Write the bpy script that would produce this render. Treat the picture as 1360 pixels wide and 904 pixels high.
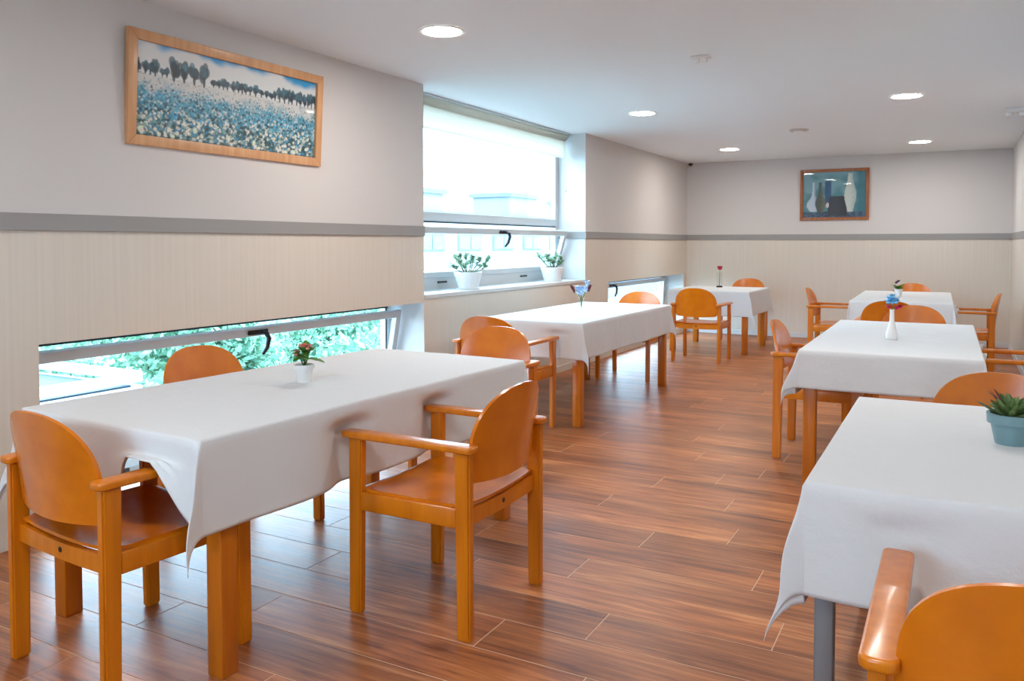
import bpy, bmesh, math, random
from mathutils import Vector, Matrix, noise

# ------------------------------------------------------------------ scene, camera, light
for o in list(bpy.data.objects):
    bpy.data.objects.remove(o)
S = bpy.context.scene
COL = S.collection
R = math.radians

cam_d = bpy.data.cameras.new('camera')
cam = bpy.data.objects.new('camera', cam_d)
COL.objects.link(cam)
cam_d.sensor_width = 36.0
cam_d.lens = 1085.0 / 1360.0 * 36.0
cam_d.shift_y = -86.53 / 1360.0
cam_d.clip_start = 0.05
cam_d.clip_end = 300
cam.location = (3.6229, 0.0, 1.34)
cam.rotation_euler = (R(90 - 2.2), 0, R(28.5421))
S.camera = cam

S.view_settings.view_transform = 'Standard'
S.view_settings.look = 'None'
S.view_settings.gamma = 1.0
S.view_settings.use_curve_mapping = False
S.view_settings.exposure = 1.08

W = bpy.data.worlds.new('overcast_sky')
S.world = W
W.use_nodes = True
bg = W.node_tree.nodes['Background']
bg.inputs['Color'].default_value = (0.53, 0.77, 1.0, 1)
bg.inputs['Strength'].default_value = 6.8
LAMP_EMIT = 76.0          # radiance of the round ceiling lights
LAMP_COL = (1.0, 0.945, 0.88)

ZC = 2.562      # ceiling
YB = 12.235     # back wall
YF = -1.6       # wall behind the camera
XR = 4.24       # right wall
rnd = random.Random(7)


# ------------------------------------------------------------------ helpers
def lin(c):
    c = c / 255.0
    return c / 12.92 if c <= 0.04045 else ((c + 0.055) / 1.055) ** 2.4


def rgb(r, g, b):
    return (lin(r), lin(g), lin(b), 1.0)


MATS = {}


def mat(name, color, rough=0.5, metal=0.0, spec=0.5, coat=0.0, coat_rough=0.1, emit=None, emit_s=0.0, sheen=0.0):
    m = bpy.data.materials.new(name)
    m.use_nodes = True
    b = m.node_tree.nodes['Principled BSDF']
    b.inputs['Base Color'].default_value = color
    b.inputs['Roughness'].default_value = rough
    b.inputs['Metallic'].default_value = metal
    b.inputs['Specular IOR Level'].default_value = spec
    b.inputs['Coat Weight'].default_value = coat
    b.inputs['Coat Roughness'].default_value = coat_rough
    b.inputs['Sheen Weight'].default_value = sheen
    if emit:
        b.inputs['Emission Color'].default_value = emit
        b.inputs['Emission Strength'].default_value = emit_s
    MATS[name] = m
    return m


def N(m, typ, loc=(0, 0), **kw):
    n = m.node_tree.nodes.new(typ)
    for k, v in kw.items():
        if hasattr(n, k):
            setattr(n, k, v)
        else:
            n.inputs[k].default_value = v
    return n


def L(m, a, b):
    m.node_tree.links.new(a, b)


def BS(m):
    return m.node_tree.nodes['Principled BSDF']


def ramp(m, stops):
    n = m.node_tree.nodes.new('ShaderNodeValToRGB')
    el = n.color_ramp.elements
    while len(el) < len(stops):
        el.new(0.5)
    for e, (p, c) in zip(el, stops):
        e.position = p
        e.color = c
    return n


def add_bump(m, height_socket, strength=0.2, dist=0.01):
    b = N(m, 'ShaderNodeBump')
    b.inputs['Strength'].default_value = strength
    b.inputs['Distance'].default_value = dist
    L(m, height_socket, b.inputs['Height'])
    L(m, b.outputs['Normal'], BS(m).inputs['Normal'])


# --- wood of chairs and tables
def wood(name, c_dark, c_mid, c_light, rough=0.3, coat=0.35, scale=(30, 30, 3)):
    m = mat(name, c_mid, rough, coat=coat, coat_rough=0.18)
    tc = N(m, 'ShaderNodeTexCoord')
    mp = N(m, 'ShaderNodeMapping')
    mp.inputs['Scale'].default_value = scale
    oi = N(m, 'ShaderNodeObjectInfo')
    ad = N(m, 'ShaderNodeVectorMath', operation='ADD')
    L(m, tc.outputs['Object'], ad.inputs[0])
    L(m, oi.outputs['Location'], ad.inputs[1])
    L(m, ad.outputs[0], mp.inputs['Vector'])
    nz = N(m, 'ShaderNodeTexNoise')
    nz.inputs['Scale'].default_value = 1.0
    nz.inputs['Detail'].default_value = 5
    L(m, mp.outputs[0], nz.inputs['Vector'])
    rp = ramp(m, [(0.3, c_dark), (0.52, c_mid), (0.75, c_light)])
    L(m, nz.outputs['Fac'], rp.inputs[0])
    L(m, rp.outputs[0], BS(m).inputs['Base Color'])
    return m


M_WOOD = wood('orange_lacquered_beech', rgb(196, 106, 6), rgb(208, 116, 8), rgb(219, 127, 14))
M_PLY = wood('orange_moulded_plywood', rgb(202, 106, 3), rgb(212, 114, 5), rgb(221, 123, 9), rough=0.27, coat=0.45, scale=(9, 9, 9))
M_EDGE = wood('table_beech', rgb(180, 94, 11), rgb(194, 106, 15), rgb(207, 118, 22))
M_FRAME_LIGHT = wood('light_oak_frame', rgb(192, 138, 92), rgb(203, 150, 104), rgb(214, 164, 118), rough=0.45, coat=0.1)
M_FRAME_BROWN = wood('brown_wood_frame', rgb(128, 70, 22), rgb(150, 84, 28), rgb(172, 100, 38), rough=0.4, coat=0.2)

# --- cloth
M_CLOTH = mat('white_tablecloth', rgb(225, 227, 229), 0.85, sheen=0.15, spec=0.25)
m = M_CLOTH
tc = N(m, 'ShaderNodeTexCoord')
n1 = N(m, 'ShaderNodeTexNoise'); n1.inputs['Scale'].default_value = 7; n1.inputs['Detail'].default_value = 4
L(m, tc.outputs['Object'], n1.inputs['Vector'])
n2 = N(m, 'ShaderNodeTexNoise'); n2.inputs['Scale'].default_value = 240; n2.inputs['Detail'].default_value = 1
L(m, tc.outputs['Object'], n2.inputs['Vector'])
mx = N(m, 'ShaderNodeMath', operation='MULTIPLY_ADD'); mx.inputs[1].default_value = 0.05
L(m, n2.outputs['Fac'], mx.inputs[0]); L(m, n1.outputs['Fac'], mx.inputs[2])
add_bump(m, mx.outputs[0], 0.4, 0.02)
tr = N(m, 'ShaderNodeBsdfTranslucent'); tr.inputs['Color'].default_value = rgb(230, 215, 200)
ms = N(m, 'ShaderNodeMixShader'); ms.inputs[0].default_value = 0.12
out = m.node_tree.nodes['Material Output']
L(m, BS(m).outputs[0], ms.inputs[1]); L(m, tr.outputs[0], ms.inputs[2]); L(m, ms.outputs[0], out.inputs['Surface'])

# --- wall: smooth paint above the rail, vertically brushed paper below it
M_WALL = mat('wall_paint_and_paper', rgb(214, 202, 194), 0.75, spec=0.3)
m = M_WALL
ge = N(m, 'ShaderNodeNewGeometry')
sx = N(m, 'ShaderNodeSeparateXYZ'); L(m, ge.outputs['Position'], sx.inputs[0])
lt = N(m, 'ShaderNodeMath', operation='LESS_THAN'); lt.inputs[1].default_value = 1.44
L(m, sx.outputs['Z'], lt.inputs[0])
mp = N(m, 'ShaderNodeMapping'); mp.inputs['Scale'].default_value = (55, 55, 1.1)
L(m, ge.outputs['Position'], mp.inputs['Vector'])
nz = N(m, 'ShaderNodeTexNoise'); nz.inputs['Scale'].default_value = 1.0; nz.inputs['Detail'].default_value = 4
L(m, mp.outputs[0], nz.inputs['Vector'])
rp = ramp(m, [(0.3, rgb(212, 203, 191)), (0.5, rgb(215, 206, 194)), (0.72, rgb(218, 209, 197))])
L(m, nz.outputs['Fac'], rp.inputs[0])
mc = N(m, 'ShaderNodeMix', data_type='RGBA')
L(m, lt.outputs[0], mc.inputs['Factor'])
mc.inputs['A'].default_value = rgb(210, 205, 202)
L(m, rp.outputs[0], mc.inputs['B'])
L(m, mc.outputs['Result'], BS(m).inputs['Base Color'])
mh = N(m, 'ShaderNodeMath', operation='MULTIPLY')
L(m, nz.outputs['Fac'], mh.inputs[0]); L(m, lt.outputs[0], mh.inputs[1])
add_bump(m, mh.outputs[0], 0.05, 0.002)

M_CEIL = mat('ceiling_plaster', rgb(234, 240, 244), 0.85, spec=0.2)
m = M_CEIL
ge = N(m, 'ShaderNodeNewGeometry')
nz = N(m, 'ShaderNodeTexNoise'); nz.inputs['Scale'].default_value = 90
L(m, ge.outputs['Position'], nz.inputs['Vector']); add_bump(m, nz.outputs['Fac'], 0.08, 0.002)
M_REVEAL = mat('white_reveal_paint', rgb(206, 208, 208), 0.6, spec=0.3)
m = M_REVEAL
ge = N(m, 'ShaderNodeNewGeometry')
nz = N(m, 'ShaderNodeTexNoise'); nz.inputs['Scale'].default_value = 60
L(m, ge.outputs['Position'], nz.inputs['Vector']); add_bump(m, nz.outputs['Fac'], 0.06, 0.002)
M_RAIL = mat('grey_rail', rgb(150, 148, 146), 0.5)
M_ALU = mat('painted_aluminium', rgb(196, 200, 202), 0.4, metal=0.1)
M_BLACK = mat('black_plastic', rgb(22, 24, 26), 0.4)
M_RUBBER = mat('black_gasket', rgb(16, 20, 20), 0.7)
M_WHITE = mat('white_plastic', rgb(232, 232, 230), 0.4)
M_GREYMETAL = mat('grey_metal_leg', rgb(136, 142, 148), 0.4, metal=0.5)
M_SOIL = mat('potting_soil', rgb(60, 44, 30), 0.95)
M_TEAL = mat('teal_ceramic', rgb(118, 150, 156), 0.45)
M_CERAMIC = mat('white_ceramic', rgb(232, 232, 232), 0.3, coat=0.3)
M_PINK = mat('salmon_petal', rgb(240, 156, 144), 0.6)
M_BLUEP = mat('sky_blue_petal', rgb(132, 204, 244), 0.6)
M_PALEB = mat('pale_blue_petal', rgb(186, 212, 240), 0.6)
M_MAGENTA = mat('magenta_petal', rgb(206, 22, 92), 0.6)
M_DKRED = mat('dark_red_petal', rgb(120, 8, 36), 0.6)
M_ROSE = mat('rose_petal', rgb(176, 14, 52), 0.6)
M_PURPLE = mat('purple_petal', rgb(92, 60, 116), 0.6)
M_OUTWHITE = mat('white_render_outside', rgb(128, 136, 142), 0.8)
M_OUTGREY = mat('grey_roof_outside', rgb(104, 114, 124), 0.8)
M_OUTGLASS = mat('outside_window_glass', rgb(96, 116, 132), 0.35)


def leafmat(name, c1, c2):
    m = mat(name, c1, 0.5)
    g = N(m, 'ShaderNodeNewGeometry')
    r_ = ramp(m, [(0.0, c1), (1.0, c2)])
    L(m, g.outputs['Random Per Island'], r_.inputs[0])
    L(m, r_.outputs[0], BS(m).inputs['Base Color'])
    t = N(m, 'ShaderNodeBsdfTranslucent')
    L(m, r_.outputs[0], t.inputs['Color'])
    s = N(m, 'ShaderNodeMixShader'); s.inputs[0].default_value = 0.25
    L(m, BS(m).outputs[0], s.inputs[1]); L(m, t.outputs[0], s.inputs[2])
    L(m, s.outputs[0], m.node_tree.nodes['Material Output'].inputs['Surface'])
    return m


M_LEAF = leafmat('fresh_leaf', rgb(52, 104, 40), rgb(104, 150, 58))
M_SUCC = leafmat('succulent_leaf', rgb(58, 88, 52), rgb(128, 152, 92))
M_JADE = leafmat('jade_leaf', rgb(92, 132, 98), rgb(160, 186, 150))
M_HEDGE = leafmat('hedge_leaf', rgb(62, 116, 92), rgb(158, 200, 170))
M_BOUNCE_PAVE = mat('bounce_paving', rgb(190, 192, 190), 0.9)  # paving tone made pale so unseen ground bounces daylight to the ceiling
m = M_BOUNCE_PAVE
ge = N(m, 'ShaderNodeNewGeometry')
nz = N(m, 'ShaderNodeTexNoise'); nz.inputs['Scale'].default_value = 1.5; nz.inputs['Detail'].default_value = 6
L(m, ge.outputs['Position'], nz.inputs['Vector'])
rp = ramp(m, [(0.35, rgb(178, 182, 180)), (0.7, rgb(204, 206, 204))])
L(m, nz.outputs['Fac'], rp.inputs[0]); L(m, rp.outputs[0], BS(m).inputs['Base Color'])

# --- glass: clear with a fresnel reflection
M_GLASS = bpy.data.materials.new('window_glass'); M_GLASS.use_nodes = True
m = M_GLASS
nt = m.node_tree; nt.nodes.remove(BS(m))
t = N(m, 'ShaderNodeBsdfTransparent'); t.inputs['Color'].default_value = (0.93, 0.97, 0.97, 1)
g = N(m, 'ShaderNodeBsdfGlossy'); g.inputs['Roughness'].default_value = 0.02
lw_ = N(m, 'ShaderNodeLayerWeight'); lw_.inputs['Blend'].default_value = 0.5
pw_ = N(m, 'ShaderNodeMath', operation='POWER'); pw_.inputs[1].default_value = 5.0
L(m, lw_.outputs['Facing'], pw_.inputs[0])
f = N(m, 'ShaderNodeMath', operation='MULTIPLY_ADD'); f.inputs[1].default_value = 0.9; f.inputs[2].default_value = 0.03
L(m, pw_.outputs[0], f.inputs[0])
s = N(m, 'ShaderNodeMixShader')
L(m, f.outputs[0], s.inputs[0]); L(m, t.outputs[0], s.inputs[1]); L(m, g.outputs[0], s.inputs[2])
L(m, s.outputs[0], nt.nodes['Material Output'].inputs['Surface'])

M_VASE = M_GLASS.copy(); M_VASE.name = 'vase_glass'
for n_ in M_VASE.node_tree.nodes:
    if n_.type == 'BSDF_TRANSPARENT': n_.inputs['Color'].default_value = (.97, .98, .98, 1)

M_BLIND = mat('cream_blind_fabric', rgb(234, 228, 218), 0.8)
m = M_BLIND
ge = N(m, 'ShaderNodeNewGeometry')
wv = N(m, 'ShaderNodeTexNoise'); wv.inputs['Scale'].default_value = 120
L(m, ge.outputs['Position'], wv.inputs['Vector']); add_bump(m, wv.outputs['Fac'], 0.2, 0.002)
t = N(m, 'ShaderNodeBsdfTranslucent'); t.inputs['Color'].default_value = rgb(240, 234, 224)
s = N(m, 'ShaderNodeMixShader'); s.inputs[0].default_value = 0.55
L(m, BS(m).outputs[0], s.inputs[1]); L(m, t.outputs[0], s.inputs[2])
L(m, s.outputs[0], m.node_tree.nodes['Material Output'].inputs['Surface'])

M_LAMP = mat('lamp_diffuser', (1, 1, 1, 1), 0.5, emit=(*LAMP_COL, 1), emit_s=LAMP_EMIT)

# --- floor planks
M_PLANK = mat('walnut_look_plank', rgb(140, 88, 64), 0.3, spec=0.4)
m = M_PLANK
ge = N(m, 'ShaderNodeNewGeometry')
oi = N(m, 'ShaderNodeObjectInfo')
cb = N(m, 'ShaderNodeCombineXYZ')
ml = N(m, 'ShaderNodeMath', operation='MULTIPLY'); ml.inputs[1].default_value = 37.0
L(m, oi.outputs['Random'], ml.inputs[0]); L(m, ml.outputs[0], cb.inputs['X']); L(m, ml.outputs[0], cb.inputs['Z'])
ad = N(m, 'ShaderNodeVectorMath', operation='ADD')
L(m, ge.outputs['Position'], ad.inputs[0]); L(m, cb.outputs[0], ad.inputs[1])
mp = N(m, 'ShaderNodeMapping'); mp.inputs['Scale'].default_value = (2.6, 42, 42)
L(m, ad.outputs[0], mp.inputs['Vector'])
nz = N(m, 'ShaderNodeTexNoise'); nz.inputs['Scale'].default_value = 1.0; nz.inputs['Detail'].default_value = 8; nz.inputs['Roughness'].default_value = 0.65
nz.inputs['Distortion'].default_value = 0.6
L(m, mp.outputs[0], nz.inputs['Vector'])
mp2 = N(m, 'ShaderNodeMapping'); mp2.inputs['Scale'].default_value = (1.1, 5, 5)
L(m, ad.outputs[0], mp2.inputs['Vector'])
nz2 = N(m, 'ShaderNodeTexNoise'); nz2.inputs['Scale'].default_value = 1.0; nz2.inputs['Detail'].default_value = 3
L(m, mp2.outputs[0], nz2.inputs['Vector'])
mxx = N(m, 'ShaderNodeMath', operation='ADD')
h1 = N(m, 'ShaderNodeMath', operation='MULTIPLY'); h1.inputs[1].default_value = 0.6
h2 = N(m, 'ShaderNodeMath', operation='MULTIPLY'); h2.inputs[1].default_value = 0.4
L(m, nz.outputs['Fac'], h1.inputs[0]); L(m, nz2.outputs['Fac'], h2.inputs[0])
L(m, h1.outputs[0], mxx.inputs[0]); L(m, h2.outputs[0], mxx.inputs[1])
rp = ramp(m, [(0.33, rgb(90, 46, 22)), (0.44, rgb(142, 80, 42)), (0.55, rgb(178, 108, 60)), (0.68, rgb(214, 150, 98))])
L(m, mxx.outputs[0], rp.inputs[0])
hs = N(m, 'ShaderNodeHueSaturation')
mr = N(m, 'ShaderNodeMapRange'); mr.inputs['To Min'].default_value = 0.82; mr.inputs['To Max'].default_value = 1.18
L(m, oi.outputs['Random'], mr.inputs['Value']); L(m, mr.outputs[0], hs.inputs['Value'])
L(m, rp.outputs[0], hs.inputs['Color']); L(m, hs.outputs[0], BS(m).inputs['Base Color'])
rr = N(m, 'ShaderNodeMapRange'); rr.inputs['To Min'].default_value = 0.30; rr.inputs['To Max'].default_value = 0.46
L(m, nz.outputs['Fac'], rr.inputs['Value']); L(m, rr.outputs[0], BS(m).inputs['Roughness'])
add_bump(m, nz.outputs['Fac'], 0.12, 0.002)
M_JOINT = mat('plank_joint', rgb(212, 176, 146), 0.6)


# --- mesh builder
class MB:
    def __init__(self):
        self.bm = bmesh.new()

    def box(self, x0, x1, y0, y1, z0, z1, bevel=0.0, seg=2):
        r = bmesh.ops.create_cube(self.bm, size=1.0)
        vs = r['verts']
        for v in vs:
            v.co = Vector((x0 + (v.co.x + .5) * (x1 - x0), y0 + (v.co.y + .5) * (y1 - y0), z0 + (v.co.z + .5) * (z1 - z0)))
        if bevel:
            es = list({e for v in vs for e in v.link_edges})
            bmesh.ops.bevel(self.bm, geom=es, offset=bevel, segments=seg, affect='EDGES', profile=0.5)
        return vs

    def prism(self, pts, z0, z1, bevel=0.0, seg=2, axis='Z'):
        def P(a, b, c):
            return {'Z': (a, b, c), 'X': (c, a, b), 'Y': (a, c, b)}[axis]
        lo = [self.bm.verts.new(P(p[0], p[1], z0)) for p in pts]
        hi = [self.bm.verts.new(P(p[0], p[1], z1)) for p in pts]
        fs = [self.bm.faces.new(lo[::-1]), self.bm.faces.new(hi)]
        n = len(pts)
        for i in range(n):
            fs.append(self.bm.faces.new((lo[i], lo[(i + 1) % n], hi[(i + 1) % n], hi[i])))
        bmesh.ops.recalc_face_normals(self.bm, faces=fs)
        if bevel:
            es = [e for e in fs[0].edges] + [e for e in fs[1].edges]
            bmesh.ops.bevel(self.bm, geom=es, offset=bevel, segments=seg, affect='EDGES', profile=0.5)

    def lathe(self, prof, seg=24, c=(0, 0, 0), close=True):
        rings = []
        for r, z in prof:
            if r < 1e-6:
                rings.append([self.bm.verts.new((c[0], c[1], c[2] + z))])
            else:
                rings.append([self.bm.verts.new((c[0] + r * math.cos(2 * math.pi * i / seg), c[1] + r * math.sin(2 * math.pi * i / seg), c[2] + z)) for i in range(seg)])
        for a, b in zip(rings, rings[1:]):
            for i in range(seg):
                j = (i + 1) % seg
                if len(a) == 1 and len(b) == 1:
                    continue
                if len(a) == 1:
                    self.bm.faces.new((a[0], b[j], b[i]))
                elif len(b) == 1:
                    self.bm.faces.new((a[i], a[j], b[0]))
                else:
                    self.bm.faces.new((a[i], a[j], b[j], b[i]))

    def tube(self, pts, r, seg=8):
        pts = [Vector(p) for p in pts]
        rad = r if isinstance(r, (list, tuple)) else [r] * len(pts)
        rings = []
        for i, p in enumerate(pts):
            d = (pts[min(i + 1, len(pts) - 1)] - pts[max(i - 1, 0)]).normalized()
            a = d.orthogonal().normalized()
            b = d.cross(a)
            rings.append([self.bm.verts.new(p + (a * math.cos(2 * math.pi * k / seg) + b * math.sin(2 * math.pi * k / seg)) * rad[i]) for k in range(seg)])
        for a, b in zip(rings, rings[1:]):
            # match rotation
            best = min(range(seg), key=lambda s: sum((a[k].co - b[(k + s) % seg].co).length for k in range(seg)))
            b[:] = b[best:] + b[:best]
            for i in range(seg):
                j = (i + 1) % seg
                self.bm.faces.new((a[i], a[j], b[j], b[i]))
        self.bm.faces.new(rings[0][::-1]); self.bm.faces.new(rings[-1])

    def grid(self, fn, nu, nv):
        vs = [[self.bm.verts.new(fn(i / (nu - 1), j / (nv - 1))) for i in range(nu)] for j in range(nv)]
        for j in range(nv - 1):
            for i in range(nu - 1):
                self.bm.faces.new((vs[j][i], vs[j][i + 1], vs[j + 1][i + 1], vs[j + 1][i]))
        return vs

    def slab(self, fn, nu, nv, thick):
        """closed curved panel: fn(u,v) -> Vector; thick is an offset vector function or vector"""
        a = [[fn(i / (nu - 1), j / (nv - 1)) for i in range(nu)] for j in range(nv)]
        off = thick if callable(thick) else (lambda u, v: Vector(thick))
        A = [[self.bm.verts.new(p) for p in row] for row in a]
        B = [[self.bm.verts.new(Vector(a[j][i]) + off(i / (nu - 1), j / (nv - 1))) for i in range(nu)] for j in range(nv)]
        fs = []
        for j in range(nv - 1):
            for i in range(nu - 1):
                fs.append(self.bm.faces.new((A[j][i], A[j][i + 1], A[j + 1][i + 1], A[j + 1][i])))
                fs.append(self.bm.faces.new((B[j][i], B[j + 1][i], B[j + 1][i + 1], B[j][i + 1])))
        loop = [(0, i) for i in range(nu)] + [(j, nu - 1) for j in range(1, nv)] + [(nv - 1, i) for i in range(nu - 2, -1, -1)] + [(j, 0) for j in range(nv - 2, 0, -1)]
        for k in range(len(loop)):
            j0, i0 = loop[k]; j1, i1 = loop[(k + 1) % len(loop)]
            fs.append(self.bm.faces.new((A[j0][i0], B[j0][i0], B[j1][i1], A[j1][i1])))
        bmesh.ops.recalc_face_normals(self.bm, faces=fs)

    def leaf(self, p, d, length, width, up=None, fold=0.2, curl=0.15):
        """a pointed leaf of 4 quads"""
        p = Vector(p); d = Vector(d).normalized()
        up = Vector(up) if up else Vector((0, 0, 1))
        s = d.cross(up)
        if s.length < 1e-3:
            s = Vector((1, 0, 0))
        s.normalize(); n = s.cross(d)
        prof = [(0, .12), (.3, .85), (.6, 1.0), (.85, .6), (1, .04)]
        rows = []
        for t_, w_ in prof:
            c = p + d * length * t_ - n * curl * length * t_ * t_
            rows.append((self.bm.verts.new(c - s * width * .5 * w_ + n * fold * width * .5 * w_), self.bm.verts.new(c), self.bm.verts.new(c + s * width * .5 * w_ + n * fold * width * .5 * w_)))
        for a, b in zip(rows, rows[1:]):
            self.bm.faces.new((a[0], a[1], b[1], b[0])); self.bm.faces.new((a[1], a[2], b[2], b[1]))

    def ball(self, c, r, sub=1, sc=(1, 1, 1)):
        rr_ = bmesh.ops.create_icosphere(self.bm, subdivisions=sub, radius=r)
        for v in rr_['verts']:
            v.co = Vector((v.co.x * sc[0] + c[0], v.co.y * sc[1] + c[1], v.co.z * sc[2] + c[2]))

    def build(self, name, material, parent=None, smooth=False, angle=None):
        me = bpy.data.meshes.new(name)
        self.bm.normal_update()
        self.bm.to_mesh(me)
        self.bm.free()
        ml_ = material if isinstance(material, (list, tuple)) else [material]
        for x in ml_:
            me.materials.append(x)
        if smooth or angle:
            for p in me.polygons:
                p.use_smooth = True
            if angle:
                me.set_sharp_from_angle(angle=R(angle))
        o = bpy.data.objects.new(name, me)
        COL.objects.link(o)
        if parent:
            o.parent = parent
        return o


def tag(o, label=None, cat=None, group=None, kind=None):
    if label: o['label'] = label
    if cat: o['category'] = cat
    if group: o['group'] = group
    if kind: o['kind'] = kind
    return o


def empty(name, loc=(0, 0, 0), rz=0.0):
    o = bpy.data.objects.new(name, None)
    o.empty_display_size = 0.1
    COL.objects.link(o)
    o.location = loc
    o.rotation_euler = (0, 0, rz)
    return o


def copy_tree(o, parent=None):
    c = o.copy(); COL.objects.link(c)
    if parent: c.parent = parent
    for ch in o.children:
        copy_tree(ch, c)
    return c


# ------------------------------------------------------------------ the room shell
YA0, YA1 = 2.20, 5.232        # near low window bay
YB0, YB1 = 5.232, 8.362       # tall window bay (upper)
YC0, YC1 = 9.05, 12.10        # far low window bay
ZS, ZL, ZLB = 0.944, 0.887, 0.09
XO = -0.40                    # outer face of the facade
XW = -0.33                    # room face of the window frames

b = MB()
b.box(XO, 0, YF, YA0, 0, ZC)
b.box(XO, 0, YA0, YA1, ZL, ZC)
b.box(XO, 0, YA0, YA1, 0, ZLB)
b.box(XO, 0, YB0, YB1, 0, ZS - .03)
b.box(XO, 0, YB1, YC0, 0, ZC)
b.box(XO, 0, YC0, YC1, ZL, ZC)
b.box(XO, 0, YC0, YC1, 0, ZLB)
b.box(XO, 0, YC1, YB + .02, 0, ZC)
b.bm.normal_update()
for f_ in b.bm.faces:
    if abs(f_.normal.y) > .5 or f_.normal.x < -.5 or abs(f_.normal.z) > .5:
        f_.material_index = 1
w = b.build('wall_left', [M_WALL, M_REVEAL]); tag(w, 'cream left wall with low and tall window bays and brushed paper below the rail', 'wall', kind='structure')
b = MB(); b.box(XO, XR + .15, YB, YB + .15, 0, ZC)
tag(b.build('wall_back', M_WALL), 'cream back wall behind the far tables with a small framed picture', 'wall', kind='structure')
b = MB(); b.box(XR, XR + .15, YF, YB, 0, ZC)
tag(b.build('wall_right', M_WALL), 'cream right wall beside the right row of tables', 'wall', kind='structure')
WX0, WX1, WZ0, WZ1 = 1.35, 3.15, 0.95, 2.32
b = MB(); b.box(XO, WX0, YF - .15, YF, 0, ZC); b.box(WX1, XR + .15, YF - .15, YF, 0, ZC); b.box(WX0, WX1, YF - .15, YF, 0, WZ0); b.box(WX0, WX1, YF - .15, YF, WZ1, ZC)
tag(b.build('wall_front', M_WALL), 'cream wall with a wide window behind the viewer', 'wall', kind='structure')
b = MB(); b.box(XO, XR + .15, YF - .15, YB + .15, ZC, ZC + .12)
tag(b.build('ceiling', M_CEIL), 'smooth white ceiling with round recessed lights', 'ceiling', kind='structure')

# floor: a slab with a plank each
b = MB(); b.box(XO, XR + .15, YF - .15, YB + .15, -.15, -.0009)
floor = tag(b.build('floor', M_JOINT), 'brown wood plank floor running across the room', 'floor', kind='structure')
PW, PL = 0.2225, 1.25
known = {0: 2.54, 1: 3.11, 2: 2.27, 3: 2.95, 4: 2.41, 5: 2.745, 6: 2.03, 7: 2.62, 11: 2.22}
pm = {}


def plank(x0, x1, y0, y1):
    g_ = .0016
    key = (round(x1 - x0, 3), round(y1 - y0, 3))
    if key not in pm:
        q = MB(); lx, ly = (x1 - x0) / 2 - g_, (y1 - y0) / 2 - g_
        c = .0012
        v = q.box(-lx, lx, -ly, ly, -.012, 0)
        top = [f for f in q.bm.faces if f.normal.z > .5 or all(abs(vv.co.z) < 1e-6 for vv in f.verts)]
        bmesh.ops.bevel(q.bm, geom=list({e for f in top for e in f.edges}), offset=c, segments=1, affect='EDGES')
        o = q.build('plank', M_PLANK, floor)
        pm[key] = o.data
    else:
        o = bpy.data.objects.new('plank', pm[key]); COL.objects.link(o); o.parent = floor
    o.location = ((x0 + x1) / 2, (y0 + y1) / 2, 0)


i0 = int(math.floor((YF - 2.51) / PW)); i1 = int(math.ceil((YB - 2.51) / PW))
rl = random.Random(3)
for i in range(i0, i1):
    y0, y1 = max(2.51 + i * PW, YF), min(2.51 + (i + 1) * PW, YB)
    if y1 - y0 < .02: continue
    j = known.get(i, round(rl.uniform(1.6, 2.8), 2))
    xs = [j + k * PL for k in range(-4, 5) if 0.05 < j + k * PL < XR - .05]
    xs = [0.0] + xs + [XR]
    for a_, c_ in zip(xs, xs[1:]):
        plank(a_, c_, y0, y1)

# grey dado rail
ZR0, ZR1, TR = 1.400, 1.477, 0.014


def strip(name, boxes, material, label, cat='trim'):
    q = MB()
    for bx in boxes: q.box(*bx, bevel=.002, seg=1)
    return tag(q.build(name, material), label, cat, kind='structure')


strip('trim_1', [(0, TR, YF, YA1, ZR0, ZR1)], M_RAIL, 'grey rail on the left wall under the landscape picture')
strip('trim_2', [(0, TR, YB1 - TR, YB, ZR0, ZR1), (XW, 0.0, YB1 - TR, YB1, ZR0, ZR1)], M_RAIL, 'grey rail on the left wall beyond the tall window')
strip('trim_3', [(TR, XR - TR, YB - TR, YB, ZR0, ZR1)], M_RAIL, 'grey rail along the back wall')
strip('trim_4', [(XR - TR, XR, YF, YB, ZR0, ZR1)], M_RAIL, 'grey rail along the right wall')
strip('baseboard_back', [(0.01, XR - .01, YB - .012, YB, 0, .07)], M_REVEAL, 'low white baseboard along the back wall', 'baseboard')
strip('baseboard_right', [(XR - .012, XR, YF, YB - .012, 0, .07)], M_REVEAL, 'low white baseboard along the right wall', 'baseboard')
strip('baseboard_left', [(0, .012, YB0, YC0, 0, .07)], M_WALL, 'low pale baseboard under the tall window', 'baseboard')
# window sill of the tall window bays
strip('trim_5', [(XW + .0, 0.012, YB0 + .001, YB1 - .001, ZS - .03, ZS)], M_REVEAL, 'white sill board of the tall window carrying two pots', 'sill')


# ------------------------------------------------------------------ windows
def rect_frame(y0, y1, z0, z1, x0, x1, w, wb=None, bev=.004):
    q = MB(); wb = wb or w
    q.box(x0, x1, y0, y0 + w, z0, z1, bev, 1); q.box(x0, x1, y1 - w, y1, z0, z1, bev, 1)
    q.box(x0, x1, y0 + w, y1 - w, z1 - w, z1, bev, 1); q.box(x0, x1, y0 + w, y1 - w, z0, z0 + wb, bev, 1)
    return q


def handle_mesh(q, y, z, x):
    """black lever handle: base plate and a lever hanging down"""
    q.box(x, x + .014, y - .085, y + .075, z - .014, z + .016, .005, 2)
    q.tube([(x + .01, y + .03, z), (x + .045, y + .03, z), (x + .055, y + .045, z - .03), (x + .055, y + .04, z - .09), (x + .045, y + .02, z - .135)], [.015, .015, .015, .014, .010], 10)


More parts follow.
